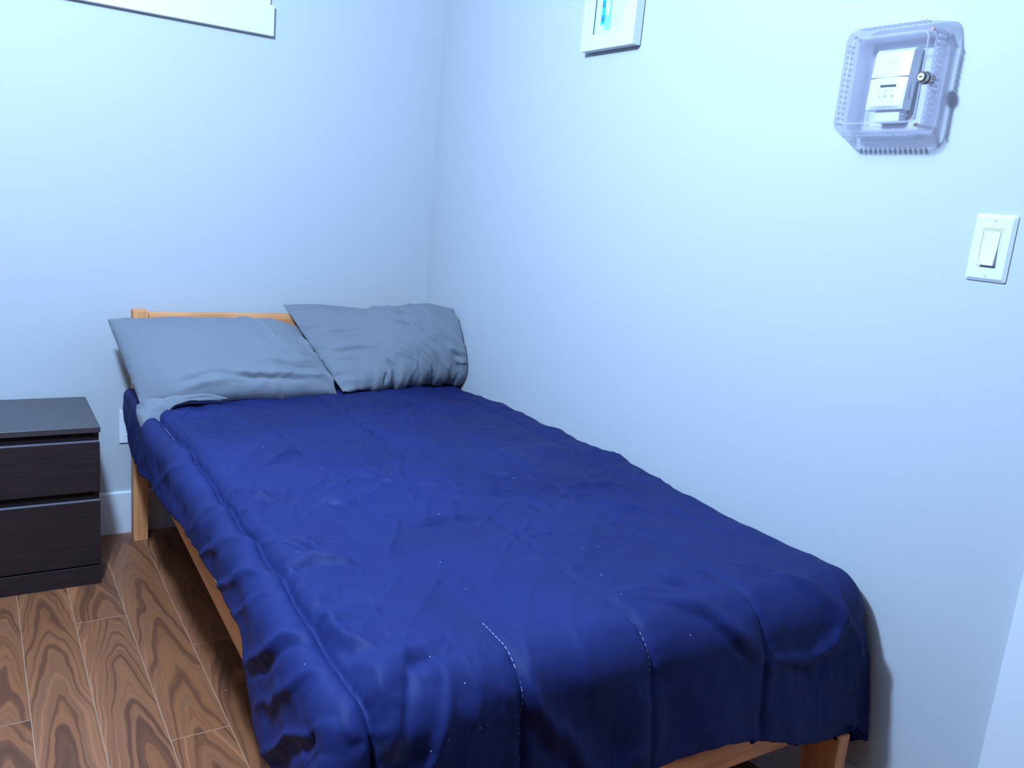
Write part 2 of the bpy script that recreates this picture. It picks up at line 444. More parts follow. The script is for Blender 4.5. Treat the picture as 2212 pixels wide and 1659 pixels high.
# baseboards (flat modern profile with eased top edge)
def baseboard(name, a, b, axis, side):
    t, h = 0.013, 0.149
    prof = [(0, 0), (t, 0), (t, h-0.004), (t-0.004, h), (0, h)]
    bm = bmesh.new(); A = []; B = []
    for (d, z) in prof:
        if axis == 'x': A.append(bm.verts.new((a, side*d, z))); B.append(bm.verts.new((b, side*d, z)))
        else: A.append(bm.verts.new((side*d, a, z))); B.append(bm.verts.new((side*d, b, z)))
    n = len(prof)
    for i in range(n): bm.faces.new((A[i], A[(i+1) % n], B[(i+1) % n], B[i]))
    bm.faces.new(A); bm.faces.new(B[::-1])
    return structure(obj(name, bm, M_trim))
baseboard('baseboard_back', XL, 0, 'x', -1)
baseboard('baseboard_right', -2.350, -0.013, 'y', -1)

# window in the back wall
win = structure(empty('window_1', ((WX0+WX1)/2, 0, WZ0)))
ox, oz = (WX0+WX1)/2, WZ0
def wpart(name, b, m, bev=0.0015):
    return boxobj(name, (b[0]-ox, b[1]-ox, b[2], b[3], b[4]-oz, b[5]-oz), m, win, bevel=bev)
wpart('window_frame', (WX0-0.085, WX1+0.078, -0.020, 0.0, 2.225, 2.30), M_trim)
bm = bmesh.new()
box(bm, WX0-0.085-ox, WX0-ox, -0.018, 0, 0.005, 2.225-oz); box(bm, WX1-ox, WX1+0.078-ox, -0.018, 0, 0.005, 2.225-oz)
obj('side_casing', bm, M_trim, win, bevel=0.0015)
wpart('apron_casing', (WX0-0.095, -0.645, -0.024, 0.0, 1.709, 1.805), M_trim)
bm = bmesh.new()
for b_ in ((WX0, WX0+0.05, 0.06, 0.1, WZ0, WZ1), (WX1-0.05, WX1, 0.06, 0.1, WZ0, WZ1), (WX0, WX1, 0.06, 0.1, WZ0, WZ0+0.05), (WX0, WX1, 0.06, 0.1, WZ1-0.05, WZ1), (-1.2, -1.16, 0.06, 0.1, WZ0, WZ1)):
    box(bm, b_[0]-ox, b_[1]-ox, b_[2], b_[3], b_[4]-oz, b_[5]-oz)
obj('sash', bm, M_plastic, win, bevel=0.002)
wpart('pane', (WX0+0.04, WX1-0.04, 0.078, 0.082, WZ0+0.04, WZ1-0.04), M_pane, 0)

# door casing at the right edge of the view
dr = structure(empty('door_1', (0, -2.80, 0)))
bm = bmesh.new()
box(bm, -0.018, 0.0, 0.372, 0.445, 0.0, 2.09); box(bm, -0.018, 0.0, -0.445, -0.372, 0.0, 2.09); box(bm, -0.018, 0.0, -0.445, 0.445, 2.09, 2.16)
obj('door_casing', bm, M_trim, dr, bevel=0.002)
boxobj('door_panel', (-0.008, 0.0, -0.372, 0.372, 0.005, 2.09), M_trim, dr, bevel=0.001)
bm = bmesh.new(); cyl(bm, (-0.008, -0.31, 0.98), (-0.012, -0.31, 0.98), 0.03); cyl(bm, (-0.012, -0.31, 0.98), (-0.045, -0.31, 0.98), 0.01)
bmesh.ops.create_uvsphere(bm, u_segments=20, v_segments=12, radius=0.026, matrix=Matrix.Translation((-0.06, -0.31, 0.98)))
obj('door_handle', bm, M_metal, dr, smooth=True)

# thin bead of caulk in the corner
structure(boxobj('trim_corner', (-0.0025, 0, -0.0025, 0, 0.149, ZC), M_wall))

# ------------------------------------------------------------------ nightstand
NX0, NX1, NY = -1.575, -1.2235, -0.389
ns = tag(empty('nightstand', ((NX0+NX1)/2, -0.20, 0)), 'black-brown two-drawer nightstand standing on the floor left of the bed', 'nightstand')
nx, ny = (NX0+NX1)/2, -0.20
def npart(name, b, m, parent=None, bev=0.0012):
    p = parent or ns
    return boxobj(name, (b[0]-nx, b[1]-nx, b[2]-ny, b[3]-ny, b[4], b[5]), m, p, bevel=bev)
NB = -0.016
bm = bmesh.new()
for b_ in ((NX0+0.003, NX0+0.019, NY+0.018, NB, 0, 0.476), (NX1-0.018, NX1-0.0025, NY+0.018, NB, 0, 0.476), (NX0+0.019, NX1-0.018, NB-0.006, NB, 0.0, 0.476),
           (NX0+0.019, NX1-0.018, NY+0.019, NB-0.006, 0.05, 0.062)):
    box(bm, b_[0]-nx, b_[1]-nx, b_[2]-ny, b_[3]-ny, b_[4], b_[5])
obj('carcass', bm, M_black, ns, bevel=0.001)
npart('top_panel', (NX0, NX1, NY, NB, 0.4765, 0.4935), M_blacktop)
npart('plinth', (NX0+0.003, NX1-0.0025, NY+0.004, NY+0.018, 0.0, 0.060), M_black)
for i, (z0, z1) in enumerate(((0.296, 0.4495), (0.066, 0.268))):
    d = npart('drawer', (NX0+0.002, NX1-0.002, NY, NY+0.016, z0, z1), M_black, bev=0.0018)
    bm = bmesh.new()
    box(bm, NX0+0.022-nx, NX1-0.022-nx, NY+0.0165-ny, NB-0.03-ny, z0+0.01, z1-0.01)
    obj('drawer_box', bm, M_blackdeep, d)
    npart('edge_highlight', (NX0+0.003, NX1-0.003, NY+0.001, NY+0.0115, z1-0.0002, z1+0.0012), M_edge_highlight, parent=d, bev=0.0005)  # added pale strip standing in for light caught on the drawer's top edge
    # recessed finger grip above the front
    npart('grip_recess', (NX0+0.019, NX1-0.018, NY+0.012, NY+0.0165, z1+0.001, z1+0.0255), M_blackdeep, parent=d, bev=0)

# ------------------------------------------------------------------ outlet behind the headboard
ot = tag(empty('wall_outlet', (-1.085, 0, 0.38)), 'white wall outlet plate half hidden behind the bed post', 'outlet')
boxobj('cover_plate', (-0.036, 0.036, -0.006, 0, -0.058, 0.058), M_plastic, ot, bevel=0.003)
for dz in (-0.02, 0.02):
    r = boxobj('receptacle', (-0.017, 0.017, -0.0085, -0.0055, dz-0.014, dz+0.014), M_plastic, ot, bevel=0.002)
    bm = bmesh.new(); box(bm, -0.008, -0.006, -0.0088, -0.0084, dz-0.004, dz+0.006); box(bm, 0.006, 0.008, -0.0088, -0.0084, dz-0.004, dz+0.006)
    obj('slot', bm, M_dark, r)

# ------------------------------------------------------------------ bed frame
BA = math.radians(-1.35)
BX, BY = -1.0905, -0.045                     # outer back corner of the left head post
bed = tag(empty('bed_frame', (BX, BY, 0), BA), 'low pine bed frame with plain post-and-rail headboard along the right wall', 'bed')
BW, BL = 1.062, 2.072
PW, PD = 0.040, 0.056
boxobj('headboard_post', (0, PW+0.006, -PD, 0, 0, 0.791), M_wood, bed, bevel=0.002)
boxobj('headboard_post', (BW-PW, BW, -PD, 0, 0, 0.791), M_wood, bed, bevel=0.002)
boxobj('headboard_rail', (PW+0.0062, BW-PW, -PD+0.010, -0.012, 0.700, 0.784), M_woodx, bed, bevel=0.002)
boxobj('headboard_rail', (PW+0.0062, BW-PW, -PD+0.010, -0.012, 0.420, 0.504), M_woodx, bed, bevel=0.002)
boxobj('headboard_rail', (PW+0.0062, BW-PW, -PD+0.010, -0.012, 0.250, 0.340), M_woodx, bed, bevel=0.002)
boxobj('foot_leg', (0, 0.032, -BL, -BL+0.080, 0, 0.262), M_wood, bed, bevel=0.002)
boxobj('foot_leg', (BW-0.032, BW, -BL, -BL+0.080, 0, 0.262), M_wood, bed, bevel=0.002)
boxobj('foot_rail', (0.033, BW-0.033, -BL+0.044, -BL+0.066, 0.245, 0.345), M_woodx, bed, bevel=0.002)
boxobj('side_rail', (0.046, 0.066, -BL+0.067, -PD, 0.250, 0.372), M_woody, bed, bevel=0.002)
boxobj('side_rail', (BW-0.066, BW-0.046, -BL+0.067, -PD, 0.250, 0.372), M_woody, bed, bevel=0.002)
for i in range(12):
    y = -0.16 - i*0.155
    boxobj('slat', (0.068, BW-0.068, y-0.07, y, 0.300, 0.318), M_woodx, bed, bevel=0.002)

# mattress with rounded edges
def rounded_slab(name, x0, x1, y0, y1, z0, z1, r, m, parent=None):
    bm = box(bmesh.new(), x0, x1, y0, y1, z0, z1)
    o = obj(name, bm, m, parent)
    b = o.modifiers.new('b', 'BEVEL'); b.width = r; b.segments = 6; b.limit_method = 'ANGLE'
    o.data.polygons.foreach_set('use_smooth', [True]*len(o.data.polygons))
    return o
mat_o = rounded_slab('mattress', 0.030, BW-0.030, -BL+0.09, -PD-0.004, 0.319, 0.520, 0.035, M_sheet)
mat_o.location = (BX, BY, 0); mat_o.rotation_euler = (0, 0, BA)
tag(mat_o, 'thin mattress lying on the slats of the pine bed under the navy comforter', 'mattress')

# ------------------------------------------------------------------ comforter
WR = [
  (7, 22, [(0.493, 0.913), (0.549, 1.014), (0.595, 1.158), (0.609, 1.218)]),
  (-6, 16, [(0.485, 0.957), (0.525, 1.064), (0.563, 1.177)]),
  (5, 16, [(0.306, 1.129), (0.356, 1.173), (0.376, 1.25), (0.365, 1.327)]),
  (-4, 12, [(0.299, 1.163), (0.334, 1.21), (0.351, 1.267)]),
  (5, 16, [(0.476, 1.14), (0.408, 1.232), (0.398, 1.331)]),
  (6, 16, [(0.481, 1.416), (0.586, 1.437), (0.658, 1.487)]),
  (-5, 12, [(0.469, 1.437), (0.567, 1.469), (0.633, 1.504)]),
  (6, 18, [(0.475, 1.404), (0.416, 1.344), (0.354, 1.301), (0.313, 1.203)]),
  (-5, 14, [(0.462, 1.428), (0.4, 1.377), (0.357, 1.344)]),
  (5, 18, [(0.485, 1.408), (0.497, 1.329), (0.48, 1.289)]),
  (6, 20, [(0.587, 1.457), (0.629, 1.548), (0.676, 1.634)]),
  (-5, 14, [(0.574, 1.478), (0.607, 1.562), (0.647, 1.647)]),
  (5, 16, [(0.679, 1.455), (0.854, 1.483), (0.941, 1.556)]),
  (-3, 12, [(0.695, 1.509), (0.854, 1.538)]),
  (6, 18, [(0.248, 1.043), (0.187, 1.068), (0.11, 1.142)]),
  (6, 18, [(0.256, 1.038), (0.305, 1.102), (0.334, 1.181)]),
  (-4, 12, [(0.246, 1.066), (0.28, 1.136), (0.305, 1.194)]),
  (5, 16, [(0.256, 1.018), (0.334, 0.957), (0.377, 1.011)]),
  (5, 18, [(0.21, 0.791), (0.237, 0.91), (0.175, 0.914)]),
  (6, 20, [(0.308, 0.64), (0.333, 0.773), (0.387, 0.811), (0.404, 0.909)]),
  (5, 16, [(0.055, 0.73), (0.115, 0.781), (0.158, 0.889)]),
  (6, 22, [(0.06, 0.585), (0.139, 0.629), (0.187, 0.738)]),
  (4, 14, [(0.283, 1.552), (0.363, 1.56), (0.458, 1.57)]),
  (-4, 14, [(0.275, 1.57), (0.352, 1.582), (0.437, 1.586)]),
  (5, 18, [(0.596, 1.289), (0.668, 1.348), (0.687, 1.423)]),
  (5, 18, [(0.75, 1.527), (0.788, 1.617), (0.869, 1.669)]),
  (4, 20, [(0.914, 1.266), (0.99, 1.409), (0.988, 1.554)]),
  (4, 22, [(0.858, 1.478), (0.919, 1.662), (0.953, 1.791)]),
  (6, 26, [(0.643, 1.92), (0.693, 1.956), (0.706, 2.027)]),
  (-4, 16, [(0.626, 1.951), (0.676, 1.985)]),
  (6, 24, [(0.8, 1.937), (0.876, 1.989), (0.878, 2.033)]),
  (5, 20, [(0.504, 1.965), (0.572, 1.973), (0.617, 2.01)]),
  (7, 30, [(0.482, 1.963), (0.608, 2.027), (0.703, 2.132), (0.757, 2.182)]),
  (-5, 20, [(0.496, 1.993), (0.612, 2.056), (0.694, 2.148)]),
  (10, 30, [(0.757, 2.153), (0.878, 2.172), (0.95, 2.129), (0.976, 2.069)]),
  (-8, 26, [(0.775, 2.181), (0.913, 2.2), (1.005, 2.171)]),
  (6, 25, [(0.787, 1.971), (0.875, 2.021), (0.944, 2.086), (1.04, 2.189)]),
  (5, 20, [(0.019, 1.82), (0.02, 1.899), (0.05, 1.969)]),
  (-5, 20, [(0.003, 1.845), (0.007, 1.922), (0.028, 1.987)]),
  (6, 24, [(0.151, 1.984), (0.046, 2.002), (0.015, 2.07)]),
  (-6, 18, [(0.164, 2.018), (0.081, 2.014), (0.044, 2.089)]),
  (6, 20, [(0.129, 2.066), (0.074, 2.135), (0.041, 2.168)]),
  (8, 28, [(0.239, 2.066), (0.3, 2.172), (0.385, 2.265)]),
  (-6, 26, [(0.215, 2.077), (0.275, 2.181), (0.338, 2.257)]),
  (7, 26, [(0.491, 2.246), (0.423, 2.259), (0.369, 2.285)]),
  (4, 16, [(0.021, 1.97), (0.032, 2.028), (0.02, 2.028)]),
  (6, 20, [(0.039, 1.514), (0.064, 1.546), (0.09, 1.601)]),
  (-5, 14, [(0.037, 1.547), (0.062, 1.579), (0.089, 1.628)]),
  (7, 22, [(0.042, 1.615), (0.081, 1.65), (0.128, 1.689)]),
  (-5, 16, [(0.033, 1.642), (0.071, 1.677)]),
  (6, 22, [(-0.006, 1.826), (0.025, 1.847), (0.062, 1.87)]),
  (6, 20, [(0.015, 1.269), (0.061, 1.314), (0.081, 1.377)]),
  (5, 20, [(0.026, 1.01), (0.088, 1.065), (0.119, 1.11)]),
  (6, 18, [(0.02, 1.676), (-0.079, 1.522), (-0.176, 1.351)]),
  (6, 20, [(0.019, 1.741), (-0.075, 1.63), (-0.159, 1.513)]),
  (-5, 14, [(0.004, 1.717), (-0.099, 1.587)]),
  (7, 22, [(-0.003, 1.861), (-0.099, 1.754), (-0.173, 1.648)]),
  (-5, 18, [(-0.008, 1.883), (-0.109, 1.78), (-0.18, 1.683)]),
  (7, 22, [(-0.009, 1.963), (-0.098, 1.872), (-0.201, 1.739)]),
  (5, 18, [(0.024, 1.374), (-0.048, 1.26), (-0.14, 1.132)]),
  (5, 18, [(0.031, 1.544), (-0.072, 1.381), (-0.14, 1.266)]),
  (4, 16, [(0.028, 1.074), (-0.066, 0.921), (-0.152, 0.774)]),
  (8, 18, [(-0.02, 2.078), (-0.11, 1.956), (-0.252, 1.796), (-0.351, 1.7)]),
  (-8, 24, [(-0.028, 2.088), (-0.119, 1.977), (-0.261, 1.822)]),
]

SEAMS = [0.0, 0.245, 0.482, 0.730, 0.975]
S_R, T_F = 1.045, 2.020            # where the flat top starts to roll over the right side / the foot
def comforter_surface(Sg, Tg, thick=True):
    """flat cloth coordinates (s across from the left seam, t from the head wall) -> 3-D"""
    r = 0.048
    # left/right/foot excess
    a = np.maximum(0.012 - Sg, 0); c = np.maximum(Sg - (S_R - 0.028*sstep(0.6, 2.0, Tg)), 0); b = np.maximum(Tg - T_F, 0)
    e = np.where(Sg < 0.5, a, c)
    d = np.hypot(e, b) 
    phi = np.arctan2(b, np.maximum(e, 1e-9))
    rr = r + 0.017*(b > 0)*np.sin(phi)
    rr = rr*np.where((Sg < 0.5), 1 - 0.45*sstep(0.60, 0.25, Tg), 1.0)
    q = rr*PI/2
    H = np.where(d < q, rr*np.sin(np.minimum(d, q)/rr), rr + (d-q)*(0.03 + 0.10*np.sin(phi)))
    Z = np.where(d < q, rr*(1-np.cos(np.minimum(d, q)/rr)), rr + (d-q)*0.995)
    both = np.minimum(e, b) / 0.15
    both = np.clip(both, 0, 1)
    left = Sg < 0.5
    # corner flare and folds
    fl = np.where(left, 1.0, 0.30) * both * (0.085*np.sin(2*phi)**2 + 0.022*np.cos(phi*6.0+0.6)*np.sin(2*phi)) * np.clip(d/0.3, 0, 1.3)
    H = H + fl; Z = Z - 0.25*fl*0
    nx = np.where(left, -1.0, 1.0)*np.cos(phi); ny = -np.sin(phi)
    z = np.zeros_like(H)
    ex = (e > 0) | (b > 0)
    X0 = -1.09 + np.clip(Sg, 0.012, S_R - 0.028*sstep(0.6, 2.0, Tg)); Y0 = -np.minimum(Tg, T_F)
    # the seams drift a little towards the left near the foot
    X0 = X0 - 0.012*sstep(1.2, 2.0, Tg)*(Sg < 0.3) + 0.02*sstep(1.4, 2.0, Tg)*np.exp(-((Sg-0.75)/0.15)**2)
    top = 0.545 + 0.017*sstep(0.35, 1.0, Tg) - 0.006*sstep(1.5, 2.0, Tg)
    top = top + 0.006*np.sin(np.clip(Sg, 0, 1.05)/1.05*PI)
    X = X0 + np.where(ex, nx*H, 0); Y = Y0 + np.where(ex, ny*H, 0); Zz = top - np.where(ex, Z, 0)
    return np.stack([X, Y, Zz], -1)

def comforter_height(Sg, Tg):
    h = np.zeros_like(Sg)
    # channels puff up between the quilting seams
    edges = [-0.30] + SEAMS + [1.25]
    for k, s0 in enumerate(SEAMS):
        depth = 0.013 if k == 0 else 0.0055
        wob = 0.004*vnoise(Tg*3.0, Tg*0+k*7, 11+k) + 0.003*vnoise(Tg*12.0, Tg*0+k*7, 3+k)
        wdt = 0.016 if k == 0 else 0.010
        on = 1.0 if k == 0 else np.clip(0.55 + 0.9*vnoise(Tg*2.2+k*9, Tg*0, 31+k), 0.12, 1.2)
        ds = Sg - s0 - wob*(1 if k else 1.6)
        h -= depth*on*np.exp(-(ds/wdt)**2)
        h -= (0.010 if k == 0 else 0.0065)*np.minimum(on, 1)*np.exp(-(ds/0.0050)**2)
        # puckers gathered along the seam
        amp = (0.0034 if k == 0 else 0.0022)*on
        sh = 0.35 if k == 0 else 0.0
        pk = 0.8*vnoise(Tg*30 + sh*Sg*60, Sg*7+k*13, 50+k) + 0.8*vnoise(Tg*64 + Sg*10, Sg*14+k*5, 70+k)
        h += amp*pk*np.exp(-np.abs(ds)/(0.030 if k == 0 else 0.03))*(np.where(ds > 0, 2.2, 0.8) if k == 0 else 1)*np.clip(np.abs(ds)/0.006, 0, 1)
    h += 0.0045*vnoise(Sg*6, Tg*4, 1)*sstep(-0.05, 0.03, Sg) + 0.0030*vnoise(Sg*13+3, Tg*11, 2) + 0.0014*vnoise(Sg*34, Tg*30, 5)
    # gentle crumples, stronger over the head half
    a = vnoise(Sg*9+Tg*5, Tg*9-Sg*4, 8); h += 0.007*(np.abs(a)**0.7-0.4)*sstep(1.7, 1.2, Tg)*sstep(-0.05, 0.1, Sg)
    # long soft creases running in changing directions
    wx = Sg + 0.05*vnoise(Sg*5, Tg*5, 41); wy = Tg + 0.05*vnoise(Sg*5+7, Tg*5, 42)
    for ang, f1, f2, am, sd in ((0.5, 13, 4.0, 0.0085, 43), (-0.9, 15, 4.5, 0.0070, 44), (1.7, 22, 7, 0.0042, 45)):
        p_ = wx*math.cos(ang) + wy*math.sin(ang); q_ = -wx*math.sin(ang) + wy*math.cos(ang)
        rd = 1 - np.abs(vnoise(p_*f2, q_*f1, sd))*2.2
        h += am*np.clip(rd, 0, 1)**2.5*np.clip(0.45+0.9*vnoise(Sg*3+sd, Tg*3, sd+5), 0, 1)*sstep(-0.02, 0.05, Sg)*(0.45+0.55*sstep(1.8, 1.3, Tg))
    # the body of the quilt stands a little proud of the first seam
    h += 0.007*sstep(0.002, 0.030, Sg)*np.exp(-np.maximum(Sg, 0)/0.14)
    # left skirt: slanting folds
    sk = sstep(-0.02, -0.08, Sg)
    h += sk*(0.0036*vnoise((Tg + Sg*0.9)*9, Sg*3+2, 21) + 0.0018*vnoise((Tg+Sg*1.1)*21, Sg*4, 22))
    cn = np.exp(-(((Sg-0.0)/0.22)**2 + ((Tg-2.05)/0.16)**2))
    h += cn*(0.006*vnoise(Sg*16+Tg*6, Tg*15, 61) + 0.0035*np.abs(vnoise(Sg*34+Tg*9, Tg*26-Sg*10, 62)))
    # foot skirt: broad hanging folds
    ft = sstep(T_F+0.02, T_F+0.16, Tg)
    h += ft*(0.010*vnoise(Sg*5.5+(Tg-T_F)*2.0, (Tg-T_F)*2+4, 25) + 0.004*vnoise(Sg*13-(Tg-T_F)*5, Tg*3, 26))
    h += 2.2*folds(Sg, Tg, WR)*(1 - 0.55*sstep(0.0, -0.05, Sg)) * (1 - 0.35*sstep(T_F-0.05, T_F+0.05, Tg))
    return h

def make_comforter():
    ns_, nt_ = 400, 620
    U, V = np.meshgrid(np.linspace(0, 1, ns_), np.linspace(0, 1, nt_), indexing='ij')
    t_end = T_F + 0.262
    Tg = 0.115 + V*(t_end - 0.115)
    Llo = LEFT_HEM(Tg)
    Lhi = 0.10 + 0.13*sstep(1.7, 2.05, Tg)
    # rounded cloth corners at the foot
    k = np.clip((Tg - (t_end-0.085))/0.085, 0, 1); rc = 0.085*(1-np.sqrt(np.clip(1-k*k, 0, 1)))
    kr = np.clip((Tg - (t_end-0.13))/0.13, 0, 1); rcr = 0.16*(1-np.sqrt(np.clip(1-kr*kr, 0, 1)))
    s0 = -Llo + rc*0.8; s1 = S_R + Lhi - rcr
    Sg = s0 + U*(s1 - s0)
    # the hem at the foot rises towards the right
    Tg = Tg + FOOT_HEM(Sg)*sstep(T_F-0.05, t_end, Tg)
    P = comforter_surface(Sg, Tg)
    nrm = grid_normals(P)
    if nrm[150, 150, 2] < 0: nrm = -nrm
    h = comforter_height(Sg, Tg)
    h = h*(1 - 0.9*sstep(0.90, 0.96, U)*sstep(0.86, 0.93, V))*(1 - 0.4*sstep(0.985, 1.0, V))
    P = P + nrm*(h + 0.016)[..., None]
    P[..., 0] = np.minimum(P[..., 0], -0.012)
    me = grid_mesh('comforter', P)
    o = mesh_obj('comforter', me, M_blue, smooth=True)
    sm = o.modifiers.new('thickness', 'SOLIDIFY'); sm.thickness = 0.011; sm.offset = -1.0 if me.polygons[200*(nt_-1)+300].normal.z > 0 else 1.0
    return o
def LEFT_HEM(T):
    return 0.156 + 0.02*sstep(0.9, 0.3, T) - 0.045*sstep(0.8, 1.35, T) + 0.008*vnoise(T*4, T*0, 91) + 0.004*vnoise(T*25, T*0, 92) + 0.135*sstep(1.60, 1.76, T) - 0.06*sstep(0.35, 0.12, T)
def FOOT_HEM(Sx):
    return 0.02*sstep(0.5, 0.0, Sx) + 0.075*sstep(0.60, 0.98, Sx) + 0.004*vnoise(Sx*6, Sx*0, 95) + 0.0015*vnoise(Sx*40, Sx*0, 96)
comf = make_comforter()
tag(comf, 'navy blue quilted comforter with lengthwise seams spread over the bed', 'comforter')

# pale stitches that show on three of the seams
def stitches(s0, t0, t1, name='stitching', k=0):
    n = int((t1-t0)/0.0095); bm = bmesh.new()
    for i in range(n):
        t = t0 + i*0.0095
        ta = np.array([t, t+0.0058]); wob = 0.004*vnoise(ta*3.0, ta*0+k*7, 11+k) + 0.003*vnoise(ta*12.0, ta*0+k*7, 3+k)
        sa = s0 + wob*(1 if k else 1.6)
        p = comforter_surface(sa, ta); h = comforter_height(sa, ta)
        e = 0.004
        pn = np.cross(comforter_surface(sa+e, ta)-comforter_surface(sa-e, ta), comforter_surface(sa, ta+e)-comforter_surface(sa, ta-e))
        pn /= np.linalg.norm(pn, axis=-1, keepdims=True)
        if pn[0, 2] < -0.2 or (abs(pn[0, 2]) <= 0.2 and pn[0, 1] > 0): pn = -pn
        q = p + pn*(h + 0.0164)[:, None]
        cyl(bm, q[0], q[1], 0.00055, n=5)
    return obj(name, bm, M_thread, comf)
stitches(SEAMS[1], 1.96, 2.22, k=1)
stitches(SEAMS[2], 1.93, 2.12, k=2)
stitches(SEAMS[0], 0.62, 0.80, k=0)

# ------------------------------------------------------------------ pillows
def pillow_mesh(rows, n=190, m=260, height=None, name='pillowcase'):
    """rows: functions of u giving bottom seam point, top seam point, half thickness, exponent"""
    u = np.linspace(0, 1, n)
    th = np.linspace(0, 2*PI, m, endpoint=False)
    Bp, Tp, hf, hb, ex = rows(u)
    ctr = (Bp+Tp)/2; ax = (Tp-Bp)/2
    al = np.linalg.norm(ax, axis=1, keepdims=True); d = ax/al
    du = np.gradient(ctr, axis=0); du /= np.linalg.norm(du, axis=1, keepdims=True)
    nn = np.cross(du, d); nn /= np.linalg.norm(nn, axis=1, keepdims=True)
    if nn[n//2, 1] > 0: nn = -nn
    c = np.cos(th); s = np.sin(th)
    # v in -1..1 along the section, w thickness profile
    v = np.sign(c)*np.abs(c)**0.85
    wv = np.abs(s)**1.0
    front = s >= 0
    P = ctr[:, None, :] + ax[:, None, :]*v[None, :, None]
    hh = np.where(front[None, :], hf[:, None], -hb[:, None])*wv[None, :]**ex[:, None]
    P = P + nn[:, None, :]*hh[..., None]
    Ug = np.repeat(u[:, None], m, 1); Vg = np.repeat(((v+1)/2)[None, :], n, 0)
    F = np.repeat(front[None, :], n, 0)
    if height is not None:
        N_ = grid_normals(P)
        # orient outwards
        out = P - ctr[:, None, :]
        sg = np.sign((N_*out).sum(-1, keepdims=True)); sg[sg == 0] = 1
        P = P + N_*sg*height(Ug, Vg, F)[..., None]
    return P, Ug, Vg

def finish_pillow(name, P, mat, parent):
    n, m = P.shape[:2]
    me = bpy.data.meshes.new(name)
    idx = np.arange(n*m).reshape(n, m); nx_ = np.roll(idx, -1, 1)
    q = np.stack([idx[:-1], idx[1:], nx_[1:], nx_[:-1]], -1).reshape(-1, 4).tolist()
    V = P.reshape(-1, 3).tolist()
    c0 = len(V); V.append(P[0].mean(0).tolist()); V.append(P[-1].mean(0).tolist())
    for j in range(m):
        k = (j+1) % m
        q.append((idx[0, k], idx[0, j], c0)); q.append((idx[-1, j], idx[-1, k], c0+1))
    me.from_pydata(V, [], [tuple(int(i) for i in f) for f in q])
    bm = bmesh.new(); bm.from_mesh(me); bmesh.ops.recalc_face_normals(bm, faces=bm.faces); bm.to_mesh(me); bm.free()
    o = mesh_obj(name, me, mat, parent, smooth=True)
    return o

def lerp_pts(u, ks, pts):
    pts = np.array(pts, float)
    # smooth (cosine-blended) interpolation through control points
    out = np.stack([np.interp(u, ks, pts[:, i]) for i in range(pts.shape[1])], 1)
    ker = np.hanning(15); ker /= ker.sum()
    pad = np.pad(out, ((7, 7), (0, 0)), mode='reflect', reflect_type='odd')
    return np.stack([np.convolve(pad[:, i], ker, 'valid') for i in range(out.shape[1])], 1)

